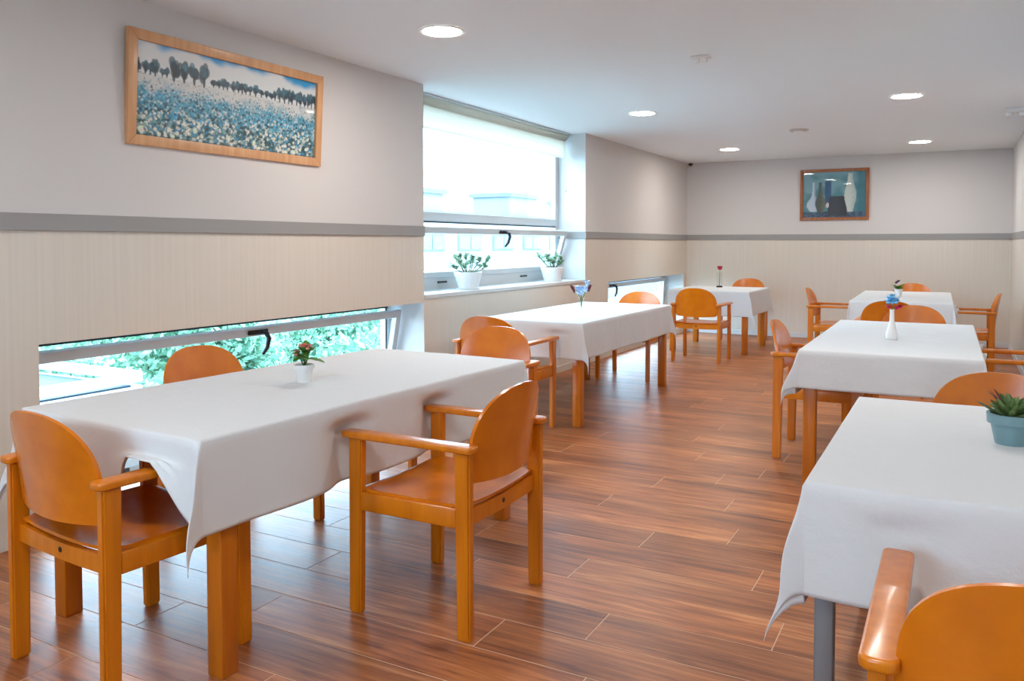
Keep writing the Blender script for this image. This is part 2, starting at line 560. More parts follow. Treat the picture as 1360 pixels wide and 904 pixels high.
def sash(win, y0, y1, zh, h, ang, hy=None, w=.055):
    s_ = rect_frame(y0, y1, 0, h, -.045, 0, w).build('sash', M_ALU, win)
    s_.location = (XW + .012, 0, zh); s_.rotation_euler = (0, R(ang), 0)
    q = MB(); q.box(-.026, -.020, y0 + w - .005, y1 - w + .005, w - .005, h - w + .005)
    q.build('sash_pane', M_GLASS, s_)
    if hy is not None:
        q = MB(); handle_mesh(q, hy, h - w * .5, 0.0)
        q.build('window_handle', M_BLACK, s_, angle=40)
    return s_


def low_window(name, y0, y1, ang, hy, label):
    e = empty(name, (0, 0, 0)); tag(e, label, 'window', kind='structure')
    rect_frame(y0 + .002, y1 - .002, ZLB, ZL, XW - .06, XW, .045).build('window_frame', M_ALU, e)
    q = MB(); q.box(XW - .005, XW + .006, y0 + .03, y1 - .03, ZL - .052, ZL - .042); q.box(XW - .005, XW + .006, y1 - .055, y1 - .043, ZLB + .05, ZL - .045)
    q.build('gasket', M_RUBBER, e)
    sash(e, y0 + .03, y1 - .03, ZLB + .03, .712, ang, hy)
    q = MB()
    for yy in (y0 + .62, y1 - .75):
        q.box(XW - .002, XW + .016, yy - .06, yy + .06, ZLB + .012, ZLB + .03, .003, 1)
    q.build('hinge', M_BLACK, e)
    return e


low_window('window_1', YA0, YA1, 10.6, 3.70, 'low strip window tilted open behind the nearest left table')
low_window('window_3', YC0, YC1, 4.0, 9.85, 'low strip window by the far left corner')


def tall_window(name, y0, y1, label, ang=17, hy=None):
    e = empty(name, (0, 0, 0)); tag(e, label, 'window', kind='structure')
    rect_frame(y0 + .002, y1 - .002, ZS, ZC - .002, XW - .06, XW, .075, .115).build('window_frame', M_ALU, e)
    q = MB(); q.box(XW - .06, XW, y0 + .075, y1 - .075, 1.535, 1.615, .004, 1); q.build('mullion', M_ALU, e)
    q = MB(); q.box(XW - .004, XW + .004, y0 + .08, y1 - .08, 1.522, 1.534); q.build('gasket', M_RUBBER, e)
    q = MB(); q.box(XW - .033, XW - .027, y0 + .07, y1 - .07, 1.61, ZC - .07); q.build('pane', M_GLASS, e)
    sash(e, y0 + .05, y1 - .05, 1.045, .455, ang, hy)
    q = MB()
    for yy in (y0 + .75, y1 - .85):
        q.box(XW - .002, XW + .012, yy - .07, yy + .07, ZS + .055, ZS + .072, .003, 1)
    q.build('hinge', M_BLACK, e)
    return e


tall_window('window_2', YB0, YB1, 'tall window with cream blind and open lower sash above a white sill', 17, 6.85)
e = empty('window_4', (0, 0, 0)); tag(e, 'wide white framed window in the wall behind the viewer', 'window', kind='structure')
b = MB()
for (a_, c_) in ((WX0, WX0 + .07), (WX0 + .865, WX0 + .935), (WX1 - .07, WX1)): b.box(a_, c_, YF - .11, YF - .05, WZ0, WZ1, .004, 1)
b.box(WX0 + .07, WX1 - .07, YF - .11, YF - .05, WZ0, WZ0 + .07); b.box(WX0 + .07, WX1 - .07, YF - .11, YF - .05, WZ1 - .07, WZ1)
b.build('window_frame', M_ALU, e)
for k in range(2):
    b = MB(); b.box(WX0 + .06 + k * .865, WX0 + .875 + k * .865, YF - .083, YF - .077, WZ0 + .06, WZ1 - .06); b.build('pane', M_GLASS, e)


def blind(y0, y1, label):
    e = tag(empty('roller_blind', (-.20, (y0 + y1) / 2, ZC)), label, 'blind')
    h = (y1 - y0) / 2 - .03
    q = MB(); q.box(-.045, .04, -h, h, -.018, -.002, .003, 1); q.build('headrail', M_ALU, e)
    q = MB()
    q.slab(lambda u, v: Vector((.028 * math.cos(v * 2.6) - .005, -h + .02 + u * (2 * h - .04), -.022 - .07 * v)), 2, 8, (-.006, 0, 0))
    q.build('roll', M_BLIND, e, smooth=True)
    q = MB(); q.box(-.024, -.022, -h + .02, h - .02, -.262, -.06); q.build('fabric', M_BLIND, e)
    q = MB(); q.box(-.029, -.017, -h + .02, h - .02, -.276, -.258, .004, 2); q.build('bottom_bar', M_BLIND, e)


blind(YB0, YB1, 'cream roller blind rolled up high in the tall window')

b = MB(); b.lathe([(0, 0), (.016, 0), (.016, .006), (.009, .010), (.009, .02), (0, .022)], 16)
k = b.build('wall_knob', M_WHITE, smooth=True)
k.location = (-.24, YB1, 1.937); k.rotation_euler = (R(90), 0, 0)
tag(k, 'small round knob on the white reveal of the tall window', 'knob')

# ------------------------------------------------------------------ ceiling fittings
b = MB(); b.lathe([(.112, -.001), (.112, -.006), (.128, -.008), (.134, -.004), (.134, 0)], 40)
rim = b.build('lamp_rim', M_WHITE, angle=30)
b = MB(); b.lathe([(0, -.004), (.112, -.004)], 40)
dif = b.build('lamp_diffuser', M_LAMP)
lamp = empty('ceiling_light'); rim.parent = lamp; dif.parent = lamp
spots = [(1.004, 3.974, 'round ceiling light nearest the landscape picture'),
         (1.019, 7.335, 'round ceiling light beyond the tall window blind'),
         (1.025, 10.657, 'round ceiling light above the far left corner table'),
         (3.237, 7.525, 'round ceiling light above the right row, nearer one'),
         (3.216, 10.964, 'round ceiling light above the right row, by the back wall'),
         (3.237, 4.05, 'round ceiling light just above the top edge of the view'),
         (1.010, 0.62, 'round ceiling light beside the viewer on the window side'),
         (3.237, 0.62, 'round ceiling light above the viewer on the right')]
for i, (x, y, lb) in enumerate(spots):
    o = lamp if i == 0 else copy_tree(lamp)
    o.location = (x, y, ZC - .0005)
    tag(o, lb, 'ceiling light', 'round recessed ceiling lights')

e = tag(empty('smoke_detector', (2.134, 5.319, ZC - .0005)), 'small white twin detector on the ceiling, middle of the room', 'detector')
b = MB(); b.box(-.055, .055, -.05, .05, -.016, 0, .004, 2); b.build('base_plate', M_WHITE, e)
for sx_ in (-.026, .026):
    b = MB(); b.lathe([(.018, 0), (.017, -.02), (.010, -.028), (0, -.028)], 16, (sx_, 0, -.014)); b.build('sensor', M_WHITE, e, smooth=True)
e = tag(empty('ceiling_vent', (2.117, 9.193, ZC - .0005)), 'flat round grey-beige vent on the ceiling near the back wall', 'vent')
b = MB(); b.lathe([(.10, 0), (.10, -.008), (.085, -.018), (0, -.018)], 28); b.build('vent_cover', mat('vent_grey', rgb(190, 180, 172), .6), e, angle=30)
b = MB(); b.lathe([(.055, -.018), (.055, -.026), (0, -.028)], 24); b.build('vent_cap', M_WHITE, e, angle=30)
e = tag(empty('emergency_light', (4.075, 8.70, ZC - .0005)), 'white ceiling unit with twin heads by the right wall', 'light unit')
b = MB(); b.box(-.09, .09, -.06, .06, -.035, 0, .006, 2); b.build('housing', M_WHITE, e)
for sx_ in (-.05, .05):
    b = MB(); b.lathe([(.032, 0), (.034, -.028), (.026, -.036), (0, -.036)], 18, (sx_, 0, -.033)); b.build('lamp_head', M_WHITE, e, angle=40)
e = tag(empty('security_camera', (.115, 12.03, ZC - .0005)), 'small dark security camera in the far left ceiling corner', 'camera')
b = MB(); b.lathe([(.045, 0), (.045, -.02), (0, -.022)], 20); b.build('mount', M_WHITE, e, angle=40)
b = MB(); b.ball((0, 0, -.032), .034, 2); b.build('dome', M_BLACK, e, smooth=True)


# ------------------------------------------------------------------ chairs
LX, LY = 0.262, 0.226            # leg centres
LW, LD = 0.034, 0.060            # leg width (across) and depth
ARM_Z = 0.665


def make_chair():
    t = empty('armchair')
    for sx_ in (-1, 1):
        for sy_ in (-1, 1):
            q = MB()
            vs = q.box(-LW / 2, LW / 2, -LD / 2, LD / 2, 0, ARM_Z - .022)
            for v in vs:                                     # slight rake and taper
                if v.co.z < .01:
                    v.co.y = v.co.y * .86 + sy_ * .006
            q.bm.edges.ensure_lookup_table()
            bmesh.ops.bevel(q.bm, geom=list(q.bm.edges), offset=.006, segments=2, affect='EDGES')
            o = q.build('leg', M_WOOD, t, angle=50); o.location = (sx_ * LX, sy_ * LY, 0)
        # arm board: rounded plan
        q = MB()
        pts = []
        y0, y1, hw = -LY - .047, LY + .056, .032
        for (cx, cy, a0, r_) in ((hw - .022, y0 + .022, -90, .022), (hw - .016, y1 - .016, 0, .016), (-hw + .016, y1 - .016, 90, .016), (-hw + .022, y0 + .022, 180, .022)):
            for k_ in range(5):
                a = R(a0 + k_ * 22.5)
                pts.append((cx + r_ * math.cos(a), cy + r_ * math.sin(a)))
        q.prism(pts, ARM_Z - .024, ARM_Z, .007, 3)
        o = q.build('armrest', M_WOOD, t, angle=50); o.location = (sx_ * LX, 0, 0)
        # side rail
        q = MB(); q.box(sx_ * LX - .013, sx_ * LX + .013, -LY + LD / 2 - .004, LY - LD / 2 + .004, .380, .446, .004, 2)
        q.build('seat_rail', M_WOOD, t, angle=50)
    for sy_ in (-1, 1):
        q = MB()
        yb = sy_ * (LY - .004)
        def fn(u, v, yb=yb, sy_=sy_):
            x = -LX + LW / 2 - .003 + u * (2 * LX - LW + .006)
            dip = .012 * (1 - (x / LX) ** 2)
            return Vector((x, yb - .011, .385 - dip * .6 + v * (.056 - dip * .4)))
        q.slab(fn, 13, 2, (0, .022, 0))
        q.build('seat_rail', M_WOOD, t, angle=50)
    # seat: dished plywood
    q = MB()
    def seat(u, v):
        x = (u - .5) * 2 * (LX - LW / 2 + .014)
        y = -.222 + v * .470
        # notch round the posts: narrower at both ends
        edge = max(abs(y) - (LY - LD / 2 - .004), 0)
        lim = (LX - LW / 2 - .002) if edge > 0 else (LX + .012)
        x = max(-lim, min(lim, x))
        z = .446 - .016 * (1 - (x / LX) ** 2) * (1.0 if v < .85 else (1 - (v - .85) / .15 * .5)) - (0.010 * max(0, (v - .9) / .1) ** 2) + .006 * max(0, (.12 - v) / .12)
        return Vector((x, y, z))
    q.slab(seat, 25, 25, (0, 0, .011))
    q.build('seat', M_PLY, t, angle=40)
    # backrest: arched shell, hollow towards the sitter
    q = MB()
    Wd = LX - LW / 2 - .002
    def bk(u, v):
        vv = math.sin(v * math.pi / 2) ** 1.0 if v < 1 else 1.0
        if vv < .10:
            w_ = Wd * (1 - .10 * (1 - vv / .10) ** 2)
        elif vv < .36:
            w_ = Wd * (1 - .02 * (vv - .10) / .26)
        else:
            s_ = (vv - .36) / .64
            w_ = Wd * .98 * max(0.0, 1 - s_ ** 2.5) ** (1 / 2.5)
        x = (u - .5) * 2 * w_
        z = .527 + vv * .318 - .012 * (1 - (x / Wd) ** 2) * (1 - vv)
        y = -LY + .012 - .045 * (1 - (x / Wd) ** 2) - .05 * vv ** 1.4
        return Vector((x, y, z))
    q.slab(bk, 21, 22, (0, -.012, 0))
    bmesh.ops.remove_doubles(q.bm, verts=q.bm.verts, dist=1e-5)
    q.build('backrest', M_PLY, t, angle=50)
    q = MB(); q.prism([(.009 * math.cos(a * math.pi / 5), .408 + .009 * math.sin(a * math.pi / 5)) for a in range(10)], -LY - .0065, -LY - .0085, axis='Y')
    q.build('maker_tag', M_BLACK, t)
    return t


proto = make_chair()
F_UP, F_DN, F_RT, F_LT = 0, 180, -90, 90     # facing +Y, -Y, +X, -X
chairs = [
    (1.255, 1.735, F_UP - 5, 'orange wooden armchair at the near end of the closest left table, lower left'),
    (1.956, 2.572, F_LT, 'orange wooden armchair in the foreground with its curved back to the aisle'),
    (0.690, 2.740, F_RT, 'orange wooden armchair between the low open window and the nearest left table'),
    (1.225, 3.955, F_DN, 'orange wooden armchair at the far end of the nearest left table, facing the viewer'),
    (0.785, 5.130, F_UP, 'orange wooden armchair at the near end of the second left table, back to the viewer'),
    (0.745, 7.800, F_DN, 'orange wooden armchair at the far end of the table below the tall window'),
    (1.050, 9.315, F_UP, 'orange wooden armchair seen from behind at the far left corner table'),
    (1.000, 11.68, F_DN, 'orange wooden armchair behind the far left corner table against the back wall'),
    (2.885, 5.520, F_RT, 'orange wooden armchair on the aisle side of the middle right table'),
    (3.905, 5.800, F_LT, 'orange wooden armchair between the middle right table and the right wall'),
    (3.330, 7.030, F_DN, 'orange wooden armchair beyond the middle right table, behind the white bottle vase'),
    (3.120, 8.110, F_UP, 'orange wooden armchair at the near end of the far right table, back to the viewer'),
    (2.450, 9.740, F_RT, 'orange wooden armchair in profile on the left of the far right table'),
    (3.715, 9.600, F_LT, 'orange wooden armchair in profile on the right of the far right table'),
    (3.140, 11.13, F_DN, 'orange wooden armchair behind the far right table below the still life picture'),
    (3.780, 3.330, F_DN, 'orange wooden armchair beyond the nearest right table, behind the teal pot'),
    (3.785, 1.70, F_UP, 'orange wooden armchair in the bottom right corner, back to the viewer'),
]
for i, (x, y, a, lb) in enumerate(chairs):
    o = proto if i == 0 else copy_tree(proto)
    o.location = (x, y, 0); o.rotation_euler = (0, 0, R(a))
    tag(o, lb, 'chair', 'orange wooden armchairs in the dining room')


# ------------------------------------------------------------------ tables and cloths
TT = 0.7595     # table top height
def table(x0, x1, y0, y1, rot, label, metal=False, iy=.018):
    hx, hy = (x1 - x0) / 2, (y1 - y0) / 2
    t = empty('dining_table', ((x0 + x1) / 2, (y0 + y1) / 2, 0), R(rot))
    tag(t, label, 'table', 'dining tables under white cloths')
    q = MB(); q.box(-hx, hx, -hy, hy, TT - .028, TT, .005, 2); q.build('tabletop', M_EDGE, t)
    q = MB(); i_ = .055
    q.box(-hx + i_, hx - i_, -hy + i_, -hy + i_ + .02, TT - .07, TT - .028); q.box(-hx + i_, hx - i_, hy - i_ - .02, hy - i_, TT - .07, TT - .028)
    q.box(-hx + i_, -hx + i_ + .02, -hy + i_ + .02, hy - i_ - .02, TT - .07, TT - .028); q.box(hx - i_ - .02, hx - i_, -hy + i_ + .02, hy - i_ - .02, TT - .07, TT - .028)
    q.build('apron', M_GREYMETAL if metal else M_EDGE, t)
    lw = .045 if metal else .066
    for sx_ in (-1, 1):
        for sy_ in (-1, 1):
            q = MB(); q.box(-lw / 2, lw / 2, -lw / 2, lw / 2, .012 if metal else 0, TT - .028, .004, 2)
            o = q.build('leg', M_GREYMETAL if metal else M_EDGE, t, angle=50)
            o.location = (sx_ * (hx - .018 - lw / 2), sy_ * (hy - iy - lw / 2), 0)
            if metal:
                q = MB(); q.box(-lw / 2 - .002, lw / 2 + .002, -lw / 2 - .002, lw / 2 + .002, 0, .03, .004, 2)
                q.build('foot', M_BLACK, o)
    return t


def sstep(a, c, x):
    t_ = max(0.0, min(1.0, (x - a) / (c - a)))
    return t_ * t_ * (3 - 2 * t_)


def cloth(x0, x1, y0, y1, rot, drops, label, seed, tents=(), dents=(), fold=None, corner=.22):
    """drops: overhang on -x,+x,-y,+y. tents: (side, s, half width, blend) where an arm lifts the skirt;
    dents: (side, s, amount, radius) where an arm pushes it in. side in 'lrnf'; s along the side, table coordinates"""
    hx, hy = (x1 - x0) / 2 + .002, (y1 - y0) / 2 + .002
    rr_ = random.Random(seed)
    ph = [rr_.uniform(0, 6.28) for _ in range(12)]
    dl, dr, dn, df = drops
    ta = TT - ARM_Z - .003
    fold = fold or {}

    def axis(h, d0, d1):
        v = []
        n0 = max(3, int(d0 / .011)); n1 = max(3, int(d1 / .011)); nm = int(2 * h / .03)
        v += [-h - d0 + d0 * i / n0 for i in range(n0)]
        v += [-h, -h + .004]
        v += [-h + 2 * h * i / nm for i in range(1, nm)]
        v += [h - .004, h]
        v += [h + d1 * i / n1 for i in range(1, n1 + 1)]
        return v
    ps, qs = axis(hx, dl, dr), axis(hy, dn, df)

    def side_pos(side, s, t):
        """(outward offset, z) of the skirt of one side at distance t over the edge"""
        d = {'l': dl, 'r': dr, 'n': dn, 'f': df}[side]
        k = 'lrnf'.index(side)
        o_ = .006 + .010 * (t / max(d, .05)) * (math.sin(s * 6.1 + ph[k]) * .7 + math.sin(s * 13.7 + ph[k + 4]) * .45 + .3)
        z = -t
        r_ = .01
        if t < r_ * 1.57:
            o_ = o_ * t / (r_ * 1.57); z = -(r_ - r_ * math.cos(t / r_))
        w_ = 0.0
        for (sd, s0, hw, bl) in tents:
            if sd == side:
                w_ = max(w_, 1 - sstep(hw, hw + bl, abs(s - s0)))
        if w_ > 0 and t > ta - .02:
            ex = (t - (ta - .02)) * w_
            z = -(t - ex); o_ += ex * .22 + .004 * math.sin(ex * 90)
            z = max(z, -t)
        for (sd, s0, am, rad) in dents:
            if sd == side:
                g_ = math.exp(-((s - s0) / rad) ** 2)
                o_ -= am * g_ * sstep(.034, ta - .002, t) * (1 - .35 * sstep(ta + .02, d, t))
        return o_, z

    q = MB()
    verts = []
    for qv in qs:
        row = []
        for pv in ps:
            a = max(abs(pv) - hx, 0); c = max(abs(qv) - hy, 0)
            sxx = 1 if pv > 0 else -1; syy = 1 if qv > 0 else -1
            if a <= 1e-9 and c <= 1e-9:
                z = .0016 * noise.noise(Vector((pv * 3.1 + seed, qv * 2.3, 0))) + .0014 + .0012 * max(0, noise.noise(Vector((pv * 9 + qv * 5, qv * 3 + seed, 2))))
                # ironed creases
                z += .0022 * math.exp(-(pv / .006) ** 2) * .6
                x, y = pv, qv
            elif c <= 1e-9:
                o_, z = side_pos('r' if sxx > 0 else 'l', qv, a); x, y = sxx * (hx + o_), qv
            elif a <= 1e-9:
                o_, z = side_pos('f' if syy > 0 else 'n', pv, c); x, y = pv, syy * (hy + o_)
            else:
                r_ = math.hypot(a, c); th = math.atan2(c, a)
                key = ('r' if sxx > 0 else 'l') + ('f' if syy > 0 else 'n')
                ea = fold.get(key, 45)
                ex, ey = math.cos(R(ea)), math.sin(R(ea))
                # ends match the neighbouring skirts
                o1, z1 = side_pos(key[0], syy * hy, r_)
                o2, z2 = side_pos(key[1], sxx * hx, r_)
                u = th / (math.pi / 2)
                wv_ = math.sin(math.pi * u)
                w_ = corner * (r_ - .35 * max(0, r_ - .24)) * wv_ * (1 + .12 * math.sin(r_ * 25 + seed))
                x = sxx * (hx + o1 * (1 - u) + w_ * ex); y = syy * (hy + o2 * u + w_ * ey)
                zz = z1 * (1 - u) + z2 * u
                z = -math.sqrt(max(zz * zz - (w_ * .7) ** 2, 1e-6))
            row.append(q.bm.verts.new((x, y, z)))
        verts.append(row)
    for j in range(len(qs) - 1):
        for i in range(len(ps) - 1):
            q.bm.faces.new((verts[j][i], verts[j][i + 1], verts[j + 1][i + 1], verts[j + 1][i]))
    o = q.build('tablecloth', M_CLOTH, smooth=True)
    o.location = ((x0 + x1) / 2, (y0 + y1) / 2, TT + .003)
    o.rotation_euler = (0, 0, R(rot))
    sm = o.modifiers.new('thickness', 'SOLIDIFY'); sm.thickness = .0016; sm.offset = 1
    tag(o, label, 'tablecloth', 'white tablecloths')
    return o


AX = LX  # arm centre from the chair centre
T1 = (.79, 1.715, 1.665, 3.575)
table(*T1, -2.0, 'long wooden table at the lower left, nearest the low open window', iy=.085)
cloth(*T1, -2.0, (.27, .285, .25, .25), 'white cloth on the nearest left table with a pink flower pot', 1,
      tents=[('n', -.27, .05, .16), ('n', .25, .06, .13), ('l', -.14, .05, .12), ('l', .38, .05, .12)],
      dents=[('r', -.31, .062, .085), ('r', .222, .062, .085), ('f', -.25, .02, .1), ('f', .27, .02, .1)], fold={'rn': 70})
T2 = (.37, 1.254, 5.415, 7.465)
table(*T2, 0, 'long wooden table below the tall window, second on the left')
cloth(*T2, 0, (.26, .26, .265, .26), 'white cloth on the second left table with a glass vase of blue flowers', 2,
      tents=[('f', -.33, .05, .1), ('f', .195, .05, .1)], dents=[('n', -.29, .03, .1), ('n', .235, .03, .1)], fold={'rn': 20})
T3 = (2.874, 3.742, 4.640, 6.620)
table(*T3, .5, 'long wooden table in the middle of the right row')
cloth(*T3, .5, (.24, .24, .205, .22), 'white cloth on the middle right table with the white bottle vase', 3,
      tents=[('l', -.37, .03, .05), ('l', .15, .03, .05), ('r', -.09, .03, .05), ('r', .43, .03, .05)], fold={'ln': 12}, corner=.32)
T4 = (3.314, 4.20, 2.065, 3.31)
table(*T4, 0, 'grey-legged table at the lower right under a white cloth', True)
cloth(*T4, 0, (.30, .025, .275, .22), 'white cloth on the nearest right table with the teal pot', 4,
      tents=[('f', -.24, .05, .1), ('f', .28, .05, .1)], dents=[('n', -.235, .014, .07), ('n', .29, .014, .07)], fold={'ln': 15}, corner=.24)
T5 = (.45, 1.445, 9.93, 11.07)
table(*T5, 0, 'wooden table in the far left corner under a white cloth')
cloth(*T5, 0, (.28, .30, .30, .28), 'white cloth on the far left corner table with a single rose', 5, fold={'rn': 20})
T6 = (2.665, 3.585, 8.93, 10.95)
table(*T6, 1.0, 'long wooden table at the far right near the back wall')
cloth(*T6, 1.0, (.26, .26, .30, .26), 'white cloth on the far right table with a small plant', 6,
      tents=[('l', -.46, .03, .05), ('l', .06, .03, .05), ('r', -.60, .03, .05), ('r', -.08, .03, .05), ('f', -.25, .04, .1), ('f', .28, .04, .1)], fold={'ln': 45, 'rn': 45})

ZT = TT + .0060


# ------------------------------------------------------------------ flowers and pots
def pot_mesh(r0, r1, h, rim_h, wall=.004, seg=28):
    q = MB()
    q.lathe([(0, 0), (r0, 0), (r0 + (r1 - r0) * (1 - rim_h / h), h - rim_h), (r1 + .003, h - rim_h), (r1 + .005, h), (r1 - wall, h), (r1 - wall - .004, h - .012), (0, h - .012)], seg)
    return q


def flower_head(q, c, n, pl, pw, up=(0, 0, 1), rnd_=None, lift=.5):
    rnd_ = rnd_ or rnd
    q.ball(c, pl * .48, 1, (1, 1, .8))
    for k in range(n):
        a = 2 * math.pi * k / n + rnd_.uniform(-.2, .2)
        d = Vector((math.cos(a), math.sin(a), lift + rnd_.uniform(-.2, .3)))
        q.leaf(c, d, pl, pw, fold=.3)


# pink flower in a small white pot on the nearest left table
e = tag(empty('potted_flower', (1.245, 2.560, ZT)), 'small white pot with a salmon pink flower on the nearest left table', 'potted plant')
pot_mesh(.028, .040, .074, .016).build('pot', M_CERAMIC, e, angle=40)
b = MB(); b.lathe([(0, .066), (.034, .063)], 20); b.build('soil', M_SOIL, e)
b = MB(); b.tube([(0, 0, .06), (.0, .004, .10), (-.008, .0, .15)], .0035); b.tube([(0, 0, .06), (.02, .005, .11), (.012, .0, .15)], .003); b.tube([(0, 0, .06), (-.02, 0, .10), (-.035, 0, .125)], .003)
b.build('stem', M_LEAF, e, smooth=True)
b = MB(); rr0 = random.Random(5)
for k in range(15):
    a = k * 2.4
    d = Vector((math.cos(a), math.sin(a), rr0.uniform(-.1, .7)))
    b.leaf((0, 0, .085 + rr0.uniform(0, .05)), d, rr0.uniform(.045, .07), .035)
for dx in ((.9, -.3, .12), (.85, .25, -.05), (.7, -.7, .2), (-.4, .4, 1.2)):
    b.leaf((.012, 0, .10), dx, .085, .042)
b.build('leaves', M_LEAF, e, smooth=True)
b = MB()
for c in ((.005, 0, .152), (.022, .008, .150), (-.012, -.006, .148), (.012, -.016, .150), (.03, -.01, .143), (0, .018, .148), (-.036, 0, .125), (-.045, .01, .116), (-.032, -.012, .114)):
    flower_head(b, c, 7, .020, .013, rnd_=rr0)
b.build('blossom', M_PINK, e, smooth=True)

# glass vase with pale blue flowers on the second left table
e = tag(empty('flower_vase', (.713, 6.635, ZT)), 'small glass vase of pale blue flowers with dark red buds, second left table', 'vase')
b = MB(); b.lathe([(0, .003), (.026, .003), (.030, .03), (.022, .07), (.024, .10), (.026, .10), (.0245, .07), (.033, .03), (.029, 0), (0, 0)], 24); b.build('vase', M_VASE, e, smooth=True)
b = MB(); rr0 = random.Random(9)
for k in range(6):
    a = k * 1.05
    b.tube([(0, 0, .01), (.012 * math.cos(a), .012 * math.sin(a), .09), (.05 * math.cos(a), .05 * math.sin(a), .17)], .002, 6)
b.build('stem', M_LEAF, e)
b = MB()
for c in ((0, 0, .165), (.04, .01, .19), (-.035, 0, .17), (.02, -.03, .15), (-.01, .03, .18), (.06, 0, .215), (.045, .02, .235), (-.02, -.02, .14), (.0, 0, .13), (.05, -.02, .165), (-.045, .01, .19)):
    flower_head(b, c, 7, .036, .022, rnd_=rr0)
b.build('pale_blossom', M_PALEB, e, smooth=True)
b = MB()
for c, d in (((-.065, 0, .14), (-.35, 0, 1)), ((-.07, .012, .15), (-.6, 0, 1)), ((-.06, -.012, .13), (-.35, -.1, 1)), ((.065, -.01, .15), (.15, 0, 1)), ((.072, .0, .15), (.2, .1, 1))):
    for s_ in (0, 1.5, 3.0): b.leaf(c, Vector(d) + Vector((.12 * math.cos(s_), .12 * math.sin(s_), 0)), .075, .03)
b.build('red_bud', M_DKRED, e, smooth=True)

# single rose in a slim glass on the far left corner table
e = tag(empty('rose_vase', (.874, 10.80, ZT)), 'single red rose in a slim clear glass on the far corner table', 'vase')
b = MB(); b.lathe([(0, .012), (.033, .012), (.035, .2), (.037, .2), (.037, .012), (.037, 0), (0, 0)], 24); b.build('glass', M_VASE, e, angle=40)
b = MB(); b.lathe([(0, 0.001), (.041, .001), (.041, .012), (.03, .022), (0, .022)], 20); b.build('pebbles', M_SOIL, e, smooth=True)
b = MB(); b.tube([(0, 0, .02), (.003, 0, .12), (.004, 0, .235)], .0035, 6); b.build('stem', M_LEAF, e)
b = MB(); b.ball((.004, 0, .258), .032, 2, (1, 1, .85))
for k in range(9):
    a = k * 2.4; b.leaf((.004, 0, .236), (math.cos(a), math.sin(a), .75), .058, .048, fold=.5, curl=-.2)
b.build('blossom', M_ROSE, e, smooth=True)

# white bottle vase on the middle right table
e = tag(empty('bottle_vase', (3.290, 5.380, ZT)), 'slim white bottle vase with blue and magenta flowers on the middle right table', 'vase')
b = MB(); b.lathe([(0, 0), (.030, 0), (.034, .012), (.031, .05), (.020, .085), (.013, .12), (.012, .175), (.015, .182), (.011, .182), (.009, .15), (0, .15)], 28); b.build('vase', M_CERAMIC, e, smooth=True)
b = MB(); b.tube([(0, 0, .15), (.0, 0, .22)], .0025, 6); b.tube([(0, 0, .15), (.02, -.004, .205)], .0025, 6); b.build('stem', M_LEAF, e)
b = MB(); rr0 = random.Random(4)
for c in ((0, 0, .225), (-.012, .0, .245), (.014, .008, .24), (.0, -.01, .262), (-.02, 0, .225), (.02, -.005, .228)):
    flower_head(b, c, 8, .034, .022, rnd_=rr0)
b.build('blue_blossom', M_BLUEP, e, smooth=True)
b = MB()
for c in ((.03, -.005, .195), (.045, 0, .20), (.022, .01, .19), (-.02, 0, .196)):
    flower_head(b, c, 8, .026, .018, rnd_=rr0)
b.build('magenta_blossom', M_MAGENTA, e, smooth=True)

# white pot with purple flower on the far right table
e = tag(empty('potted_flower', (3.075, 9.80, ZT)), 'small white pot with green leaves and a purple flower, far right table', 'potted plant')
pot_mesh(.030, .042, .085, .012).build('pot', M_CERAMIC, e, angle=40)
b = MB(); b.lathe([(0, .076), (.036, .074)], 20); b.build('soil', M_SOIL, e)
b = MB(); rr0 = random.Random(15)
for k in range(26):
    a = k * 2.4; d = Vector((math.cos(a), math.sin(a), rr0.uniform(.2, 1.6)))
    b.leaf((.01 * math.cos(a), .01 * math.sin(a), .08), d, rr0.uniform(.05, .085), .028)
b.build('leaves', M_LEAF, e, smooth=True)
b = MB()
for c in ((-.012, 0, .16), (.0, .01, .17), (-.022, -.005, .15)): flower_head(b, c, 8, .026, .018, rnd_=rr0)
b.build('blossom', M_PURPLE, e, smooth=True)

# succulent in a teal pot on the nearest right table
e = tag(empty('potted_succulent', (3.770, 2.735, ZT)), 'teal pot with a spiky green succulent on the nearest right table', 'potted plant')
pot_mesh(.040, .058, .088, .028).build('pot', M_TEAL, e, angle=40)
b = MB(); b.lathe([(0, .080), (.050, .077)], 20); b.build('soil', M_SOIL, e)
b = MB(); rr0 = random.Random(21)
for k in range(46):
    a = k * 2.39996; el = .25 + 1.6 * (1 - k / 46)
    r_ = .03 * (k / 46)
    d = Vector((math.cos(a), math.sin(a), el * .9))
    b.leaf((r_ * math.cos(a), r_ * math.sin(a), .078), d, rr0.uniform(.05, .078), .018, fold=.5, curl=-.1)
b.build('leaves', M_SUCC, e, smooth=True)
b = MB()
for d in ((-.5, -.1, 1), (-.35, .2, 1.1), (-.6, .15, .9)): b.leaf((-.02, 0, .10), d, .062, .014, fold=.4)
b.build('reddish_tip', mat('reddish_leaf', rgb(120, 70, 58), .6), e, smooth=True)


